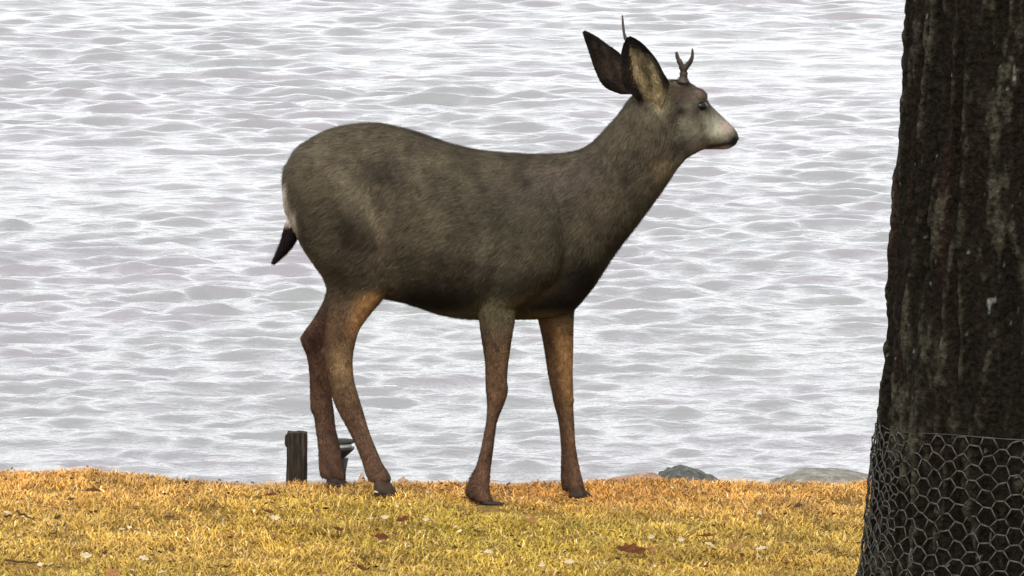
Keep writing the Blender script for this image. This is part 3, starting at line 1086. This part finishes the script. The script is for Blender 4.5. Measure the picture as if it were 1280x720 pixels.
def ear_hair(V, n0, cols, n, seed, length, owner, inward):
    r = np.random.default_rng(seed)
    NV_ = 15
    i, j = r.uniform(0, 20, n), r.uniform(0, 13.99, n)
    i0, j0 = i.astype(int), j.astype(int)
    fi, fj = (i - i0)[:, None], (j - j0)[:, None]
    a = i0 * NV_ + j0
    P = (V[a] * (1 - fj) + V[a + 1] * fj) * (1 - fi) + (V[a + NV_] * (1 - fj) + V[a + NV_ + 1] * fj) * fi
    up = V[a + NV_] - V[a]; up /= np.linalg.norm(up, axis=1, keepdims=True) + 1e-9
    sd_ = V[a + 1] - V[a]; sd_ /= np.linalg.norm(sd_, axis=1, keepdims=True) + 1e-9
    e = (j / 14 * 2 - 1)[:, None]
    d = up * 0.8 - sd_ * e * inward + r.normal(0, 0.25, (n, 3)) + np.array([0, -0.3, 0])
    d /= np.linalg.norm(d, axis=1, keepdims=True)
    w = r.uniform(0.0005, 0.0009, (n, 1))
    L = (length * r.uniform(0.5, 1.2, n) * (1 - 0.5 * i / 20))[:, None]
    P = P + np.array([0, -0.0008, 0])
    Vt = np.stack([P - sd_ * w, P + sd_ * w, P + d * L], 1).reshape(-1, 3)
    c = cols[a] * r.uniform(0.6, 1.4, (n, 1)) * DK
    me = make_mesh('ear_fur', Vt, np.arange(n * 3).reshape(-1, 3), False)
    set_col(me, np.repeat(np.clip(c, 0.003, 0.7), 3, 0))
    o = obj('ear_fur', me, EAR, owner)
    o['kind'] = 'stuff'


ear_hair(VN, n0N, cN, 5000, 91, 0.016, earN, 0.5)
ear_hair(VF, n0F, cF, 5000, 92, 0.010, earF, -0.1)

# antlers ---------------------------------------------------------
am, an, al, ap = mat_new('antler', 0.6, spec=0.3)
az = noise_tex(an, al, 60, 5, 0.6, vec=(1, 1, 0.4))
ar_ = ramp(an, [(0.3, (0.012, 0.007, 0.006)), (0.55, (0.03, 0.020, 0.015)), (0.8, (0.085, 0.062, 0.042))])
al.new(az.outputs['Fac'], ar_.inputs['Fac']); al.new(ar_.outputs['Color'], ap.inputs['Base Color'])
ab = an.new('ShaderNodeBump'); ab.inputs['Strength'].default_value = 0.6; ab.inputs['Distance'].default_value = 0.003
al.new(az.outputs['Fac'], ab.inputs['Height']); al.new(ab.outputs['Normal'], ap.inputs['Normal'])


def antler(beam, r0, tine, r1):
    bp = smooth_path([at(a, b, DY + d) - BASE for a, b, d in beam], 16)
    tp = smooth_path([at(a, b, DY + d) - BASE for a, b, d in tine], 12)
    q = np.linspace(0, 1, 16)
    rad = r0 * (1 - 0.72 * q ** 1.1) * (1 + 0.10 * np.sin(q * 31) + 0.06 * np.sin(q * 57))
    rad[0] *= 1.5; rad[1] *= 1.25
    q2 = np.linspace(0, 1, 12)
    v = merge([tube(bp, rad, 10), tube(tp, r1 * (1 - 0.75 * q2 ** 1.5), 9)])
    return obj('antler', make_mesh('antler', *v), am, deer)


antler([(854, 103, 0.020), (854.5, 94, 0.018), (854, 87, 0.016), (850, 78, 0.012), (847, 72, 0.010), (845.5, 65, 0.008)], 0.0130,
       [(854.5, 88, 0.016), (858, 83, 0.012), (863, 77, 0.006), (865.5, 70, 0.002), (865.5, 61, -0.002)], 0.0092)['label'] = 'near antler with two short tines'
antler([(834, 106, 0.088), (822, 93, 0.098), (804, 76, 0.118), (789, 60, 0.135), (781.5, 47, 0.145), (779, 34, 0.150), (778, 19, 0.152)], 0.0085,
       [(794, 65, 0.128), (795, 60, 0.136), (793, 54, 0.142)], 0.005)['label'] = 'far antler rising behind the ears'

# eyes, tail, hooves ----------------------------------------------
em, _, _, _ = mat_new('eye', 0.22, (0.006, 0.005, 0.004), 0.18)
for px, py, d in ((876, 132.5, 0.014), (879, 134, 0.112)):
    bm = bmesh.new(); bmesh.ops.create_uvsphere(bm, u_segments=20, v_segments=14, radius=0.0185)
    for v in bm.verts: v.co.z *= 0.72
    me = bpy.data.meshes.new('eye'); bm.to_mesh(me); bm.free()
    me.polygons.foreach_set('use_smooth', np.full(len(me.polygons), True))
    o = obj('eye', me, em, deer); o.location = tuple(at(px, py, DY + d) - BASE)


def build_tail():
    pth = smooth_path([at(a, b, DY) - BASE for a, b in ((372, 258), (368, 270), (365, 283), (363, 294), (357, 307), (349, 319), (343, 327))], 26)
    rad = np.interp(np.linspace(0, 1, 26), [0, 0.15, 0.35, 0.5, 0.7, 0.88, 1], [0.010, 0.015, 0.022, 0.023, 0.016, 0.007, 0.002])
    Vt, Ft = tube(pth, rad, 14)
    t = np.repeat(np.linspace(0, 1, 26), 14)
    blk = sstep(0.27, 0.36, t)[:, None]
    col = lin(222, 200, 186) * (1 - blk) + lin(26, 18, 18) * blk
    me = make_mesh('tail', Vt, Ft); set_col(me, col * DK)
    tm = tint_mat('tail_fur', 0.85, 0.1, 200, 0.3, 0.6, 200, 0.004)
    o = obj('tail', me, tm, deer)
    o['label'] = 'white tail with black tip'
    r = np.random.default_rng(5)
    n = 4000
    k = r.integers(0, 25, n)
    c = pth[k]; ax = pth[k + 1] - pth[k]; ax /= np.linalg.norm(ax, axis=1, keepdims=True)
    rd = r.normal(size=(n, 3)); rd -= ax * (rd * ax).sum(1, keepdims=True); rd /= np.linalg.norm(rd, axis=1, keepdims=True)
    P = c + rd * rad[k][:, None] * 0.95
    d = ax + rd * r.uniform(0.05, 0.4, (n, 1)); d /= np.linalg.norm(d, axis=1, keepdims=True)
    sd_ = np.cross(ax, rd) * 0.0009
    L = r.uniform(0.008, 0.018, (n, 1))
    V3 = np.stack([P - sd_, P + sd_, P + d * L], 1).reshape(-1, 3)
    cc = col[k * 14] * r.uniform(0.7, 1.3, (n, 1)) * DK
    me = make_mesh('tail_hair', V3, np.arange(n * 3).reshape(-1, 3), False); set_col(me, np.repeat(cc, 3, 0))
    h = obj('tail_hair', me, tm, o); h['kind'] = 'stuff'


build_tail()

# nose pad with two nostrils
nm_, _, _, _ = mat_new('nose', 0.35, (0.010, 0.008, 0.008), 0.4)
bm = bmesh.new(); bmesh.ops.create_uvsphere(bm, u_segments=20, v_segments=14, radius=1)
for v in bm.verts:
    x, y, z = v.co
    dent = 0.35 * sum(math.exp(-(((y - q) / 0.22) ** 2 + ((z - 0.1) / 0.25) ** 2)) for q in (-0.5, 0.5)) * (x > 0)
    v.co = ((x * (1 - dent)) * 0.009 - 0.002 * z, y * 0.020 * (1 - 0.25 * max(-z, 0)), z * 0.0105)
me = bpy.data.meshes.new('nose'); bm.to_mesh(me); bm.free()
me.polygons.foreach_set('use_smooth', np.full(len(me.polygons), True))
o = obj('nose', me, nm_, deer); o.location = tuple(at(918, 172.5, DY + 0.113) - BASE); o.rotation_euler = (0, 0.35, 0.55)

hm, hn, hl, hp = mat_new('hoof', 0.75, spec=0.12)
hz = noise_tex(hn, hl, 50, 4)
hr = ramp(hn, [(0.3, (0.012, 0.008, 0.006)), (0.7, (0.05, 0.033, 0.024))])
hl.new(hz.outputs['Fac'], hr.inputs['Fac']); hl.new(hr.outputs['Color'], hp.inputs['Base Color'])


def hoof(px0, py0, px1, d):
    """two toes from the pastern at (px0, py0) down to the ground ahead at px1, and two dew claws behind"""
    top = at(px0, py0, DY + d)
    gx = at(px1, py0 + 15, DY + d)[0]
    gz = float(ground_z(gx, DY + d)) + 0.002
    parts_ = []
    for s in (-1, 1):
        sy = s * 0.011
        rings = []
        for f, hw, ln, fwd in ((0, 0.010, 0.020, 0.0), (0.35, 0.0115, 0.025, 0.006), (0.75, 0.0125, 0.031, 0.011), (1.0, 0.0125, 0.035, 0.014)):
            cx = top[0] * (1 - f) + (gx) * f + fwd * 0.4
            z = top[2] * (1 - f) + gz * f
            ring = []
            for k in range(14):
                a = 2 * math.pi * k / 14
                x = math.cos(a); y = math.sin(a)
                taper = 1 - 0.45 * max(x, 0) ** 1.5
                ring.append((cx + x * ln, DY + d + sy + y * hw * taper - s * max(x, 0) * 0.003, z + (-0.006 * x * (1 - f))))
            rings.append(ring)
        Vh = [p for r in rings for p in r]
        Fh = [(i * 14 + k, (i + 1) * 14 + k, (i + 1) * 14 + (k + 1) % 14, i * 14 + (k + 1) % 14) for i in range(3) for k in range(14)]
        Fh += [tuple(range(14)), tuple(range(42, 56))[::-1]]
        parts_.append((Vh, Fh))
        # dew claw
        c0 = top + np.array([-0.024, s * 0.010, 0.022])
        parts_.append(tube([c0 + np.array([0.010, 0, 0.008]), c0, c0 + np.array([-0.006, 0, -0.014])], [0.008, 0.008, 0.003], 8))
    v, f = merge(parts_)
    obj('hoof', make_mesh('hoof', np.array(v) - BASE, f), hm, deer)


hoof(605, 623, 615, -0.098)
hoof(719, 607, 724, 0.087)
hoof(476, 597, 481, -0.087)
hoof(417, 594, 421, 0.080)

# ------------------------------------------------------------------ fallen leaves
lf_mats = {}
for nm, c1, c2 in (('pale', (0.24, 0.18, 0.10), (0.40, 0.33, 0.22)), ('brown', (0.040, 0.013, 0.005), (0.085, 0.032, 0.012)), ('dark', (0.03, 0.018, 0.010), (0.06, 0.036, 0.02)), ('tan', (0.12, 0.055, 0.02), (0.20, 0.10, 0.04))):
    m, n, l, p = mat_new('leaf_' + nm, 0.85, spec=0.06)
    z = noise_tex(n, l, 90, 4)
    r = ramp(n, [(0.3, c1), (0.7, c2)])
    l.new(z.outputs['Fac'], r.inputs['Fac']); l.new(r.outputs['Color'], p.inputs['Base Color'])
    lf_mats[nm] = m


def leaf(px, py, size, kind, label, seed, stand=0.35):
    r = random.Random(seed)
    dep = PITCH + math.atan((py - 360) / F)
    Y = (H - 0.02) / math.tan(dep)
    for _ in range(4):
        x = at(px, py, Y)[0]
        Y = (H - float(ground_z(x, Y)) - 0.026) / math.tan(dep)
    z = float(ground_z(x, Y)) + 0.026
    L = size * (1.25 if kind in ('brown', 'tan') else 0.9)
    V, Fc = [], []
    n = 9
    curl, fold, wob = r.uniform(-0.5, 0.9), r.uniform(0.15, 0.5), r.uniform(0.15, 0.5)
    for i in range(n):
        t = i / (n - 1)
        wd = 0.27 * L * math.sin(math.pi * min(1, t * 0.94 + 0.04)) ** (0.7 + 0.5 * t) * (1 + wob * math.sin(t * 17 + seed))
        cx = (t - 0.5) * L
        cz = curl * L * (t - 0.5) ** 2
        for e in (-1, -0.5, 0, 0.5, 1):
            V.append((cx, e * wd, cz + fold * abs(e) * wd + r.uniform(-0.02, 0.02) * L))
    for i in range(n - 1):
        for j in range(4):
            a = i * 5 + j
            Fc.append((a, a + 1, a + 6, a + 5))
    me = make_mesh('fallen_leaf', V, Fc)
    o = obj('fallen_leaf', me, lf_mats[kind])
    sm = o.modifiers.new('thickness', 'SOLIDIFY'); sm.thickness = 0.0007
    st, sf = tube([(-0.5 * L, 0, curl * L * 0.25), (-0.66 * L, 0.03 * L, curl * L * 0.3), (-0.8 * L, 0.08 * L, curl * L * 0.28)], [0.0008] * 3, 5)
    s_ = obj('leaf_stem', make_mesh('leaf_stem', st, sf), lf_mats['brown'], o)
    o.location = (float(x), float(Y), z)
    o.rotation_euler = (r.uniform(-0.2, 0.6) + stand, r.uniform(-0.35, 0.35), r.uniform(-0.9, 0.9))
    tag(o, label, 'leaf', 'fallen leaves on the lawn')


def twig(px0, py0, px1, py1, label, seed):
    r = random.Random(seed)
    pts = []
    for f in np.linspace(0, 1, 6):
        px, py = px0 + (px1 - px0) * f, py0 + (py1 - py0) * f
        dep = PITCH + math.atan((py - 360) / F)
        Y = (H - 0.03) / math.tan(dep)
        x = at(px, py, Y)[0]
        Y = (H - float(ground_z(x, Y)) - 0.03) / math.tan(dep)
        pts.append((x, Y + r.uniform(-0.006, 0.006), float(ground_z(x, Y)) + 0.030 + r.uniform(-0.003, 0.003)))
    c = np.array(pts[0])
    o = obj('twig', make_mesh('twig', *tube(np.array(pts) - c, np.linspace(0.0032, 0.0016, 6), 7)), lf_mats['dark'])
    o.location = tuple(map(float, c))
    tag(o, label, 'twig', 'twigs on the lawn')


LEAVES = [
    (117, 613, 0.035, 'brown', 'brown leaf near the lawn edge, furthest back at left'),
    (89, 624, 0.022, 'dark', 'tiny dark leaf just below the brown leaf near the left lawn edge'),
    (9, 641, 0.024, 'pale', 'pale leaf touching the left border of the picture'),
    (72, 647, 0.026, 'dark', 'dark leaf beside the short dark twig at left'),
    (164, 636, 0.022, 'tan', 'small tan leaf in the upper grass left of the wooden post'),
    (153, 662, 0.022, 'pale', 'small pale leaf in the middle of the left lawn'),
    (108, 695, 0.034, 'pale', 'large pale leaf low on the left lawn'),
    (180, 698, 0.030, 'pale', 'pale leaf low on the left, right of the large pale one'),
    (205, 716, 0.032, 'pale', 'pale leaf cut by the bottom border at left'),
    (141, 716, 0.034, 'tan', 'reddish tan leaf cut by the bottom border at left'),
    (344, 648, 0.034, 'pale', 'curled pale leaf below the wooden post'),
    (334, 640, 0.030, 'brown', 'brown leaf standing against the curled pale leaf below the post'),
    (339, 619, 0.026, 'brown', 'brown leaf just below the foot of the wooden post'),
    (233, 660, 0.024, 'tan', 'tan leaf midway between the left border and the deer'),
    (462, 648, 0.024, 'pale', 'pale leaf below the near hind hoof, left of a pair'),
    (482, 647, 0.028, 'pale', 'pale leaf below the near hind hoof, right of a pair'),
    (504, 650, 0.032, 'brown', 'brown leaf right of the two pale leaves under the belly'),
    (478, 671, 0.034, 'brown', 'brown leaf in the grass below the two pale leaves'),
    (423, 662, 0.026, 'brown', 'brown leaf straight below the far hind hoof'),
    (532, 650, 0.022, 'pale', 'small pale leaf left of the near fore hoof'),
    (665, 650, 0.026, 'tan', 'tan leaf between the two fore hooves, nearer the camera'),
    (611, 690, 0.030, 'pale', 'pale leaf straight below the near fore hoof'),
    (712, 703, 0.032, 'pale', 'bright pale leaf straight below the far fore hoof'),
    (678, 706, 0.022, 'pale', 'faint pale leaf just left of the bright pale one'),
    (453, 712, 0.028, 'brown', 'brown leaf at the bottom border below the hind legs'),
    (784, 686, 0.042, 'brown', 'dark reddish brown leaf, left half of a touching pair'),
    (798, 689, 0.036, 'brown', 'reddish brown leaf, right half of a touching pair'),
    (815, 671, 0.026, 'pale', 'pale leaf above the reddish brown pair'),
    (813, 687, 0.026, 'tan', 'tan leaf right beside the reddish brown pair'),
    (852, 675, 0.024, 'pale', 'pale leaf between the reddish brown pair and the leaf cluster'),
    (884, 670, 0.032, 'brown', 'red brown leaf standing behind a pale leaf right of centre'),
    (887, 681, 0.030, 'pale', 'pale leaf in front of the red brown leaf right of centre'),
    (916, 683, 0.024, 'tan', 'tan leaf between the two brightest pale leaves at right'),
    (952, 686, 0.036, 'pale', 'brightest pale leaf, nearest the tree trunk'),
    (979, 676, 0.028, 'tan', 'tan leaf right of the brightest pale leaf'),
    (998, 633, 0.030, 'dark', 'dark flat leaf in the grass left of the trunk'),
    (961, 645, 0.024, 'tan', 'tan leaf in the grass below the pale grey green rock'),
]
for q, (a, b, s, k, t) in enumerate(LEAVES):
    leaf(a, b, s, k, t, 100 + q)
twig(20, 644, 30, 641, 'short dark twig near the left border', 1)
twig(36, 638, 56, 648, 'dark twig slanting in the grass beside the dark leaf at left', 2)
twig(22, 700, 58, 703, 'long thin twig low in the bottom left corner', 3)


def leaf_litter():
    r = np.random.default_rng(123)
    n = 800
    x, y = r.uniform(-2.2, 2.2, n), r.uniform(12.2, 14.05, n)
    z = ground_z(x, y) + r.uniform(0.010, 0.024, n)
    c = np.stack([x, y, z], 1)
    a = r.uniform(0, 6.28, n); s_ = r.uniform(0.004, 0.011, (n, 1))
    A = np.stack([np.cos(a), np.sin(a), r.uniform(-0.4, 0.4, n)], 1) * s_
    B = np.stack([-np.sin(a), np.cos(a), r.uniform(-0.2, 0.9, n)], 1) * s_ * 0.6
    V = np.stack([c - A, c - B, c + A * 0.9, c + B, c + np.array([0, 0, 0.003])], 1).reshape(-1, 3)
    i = np.arange(n) * 5
    T = np.concatenate([np.stack([i + k, i + (k + 1) % 4, i + 4], 1) for k in range(4)])
    me = make_mesh('leaf_litter', V, T, False)
    col = np.where(r.uniform(0, 1, (n, 1)) < 0.72, np.array([0.05, 0.022, 0.010]), np.array([0.34, 0.27, 0.17])) * r.uniform(0.6, 1.4, (n, 1))
    set_col(me, np.repeat(col, 5, 0))
    o = obj('leaf_litter', me, tint_mat('litter', 0.9, 0.05))
    tag(o, 'crumbs of brown and pale dead leaf scattered through the grass', 'leaf litter', kind='stuff')


leaf_litter()
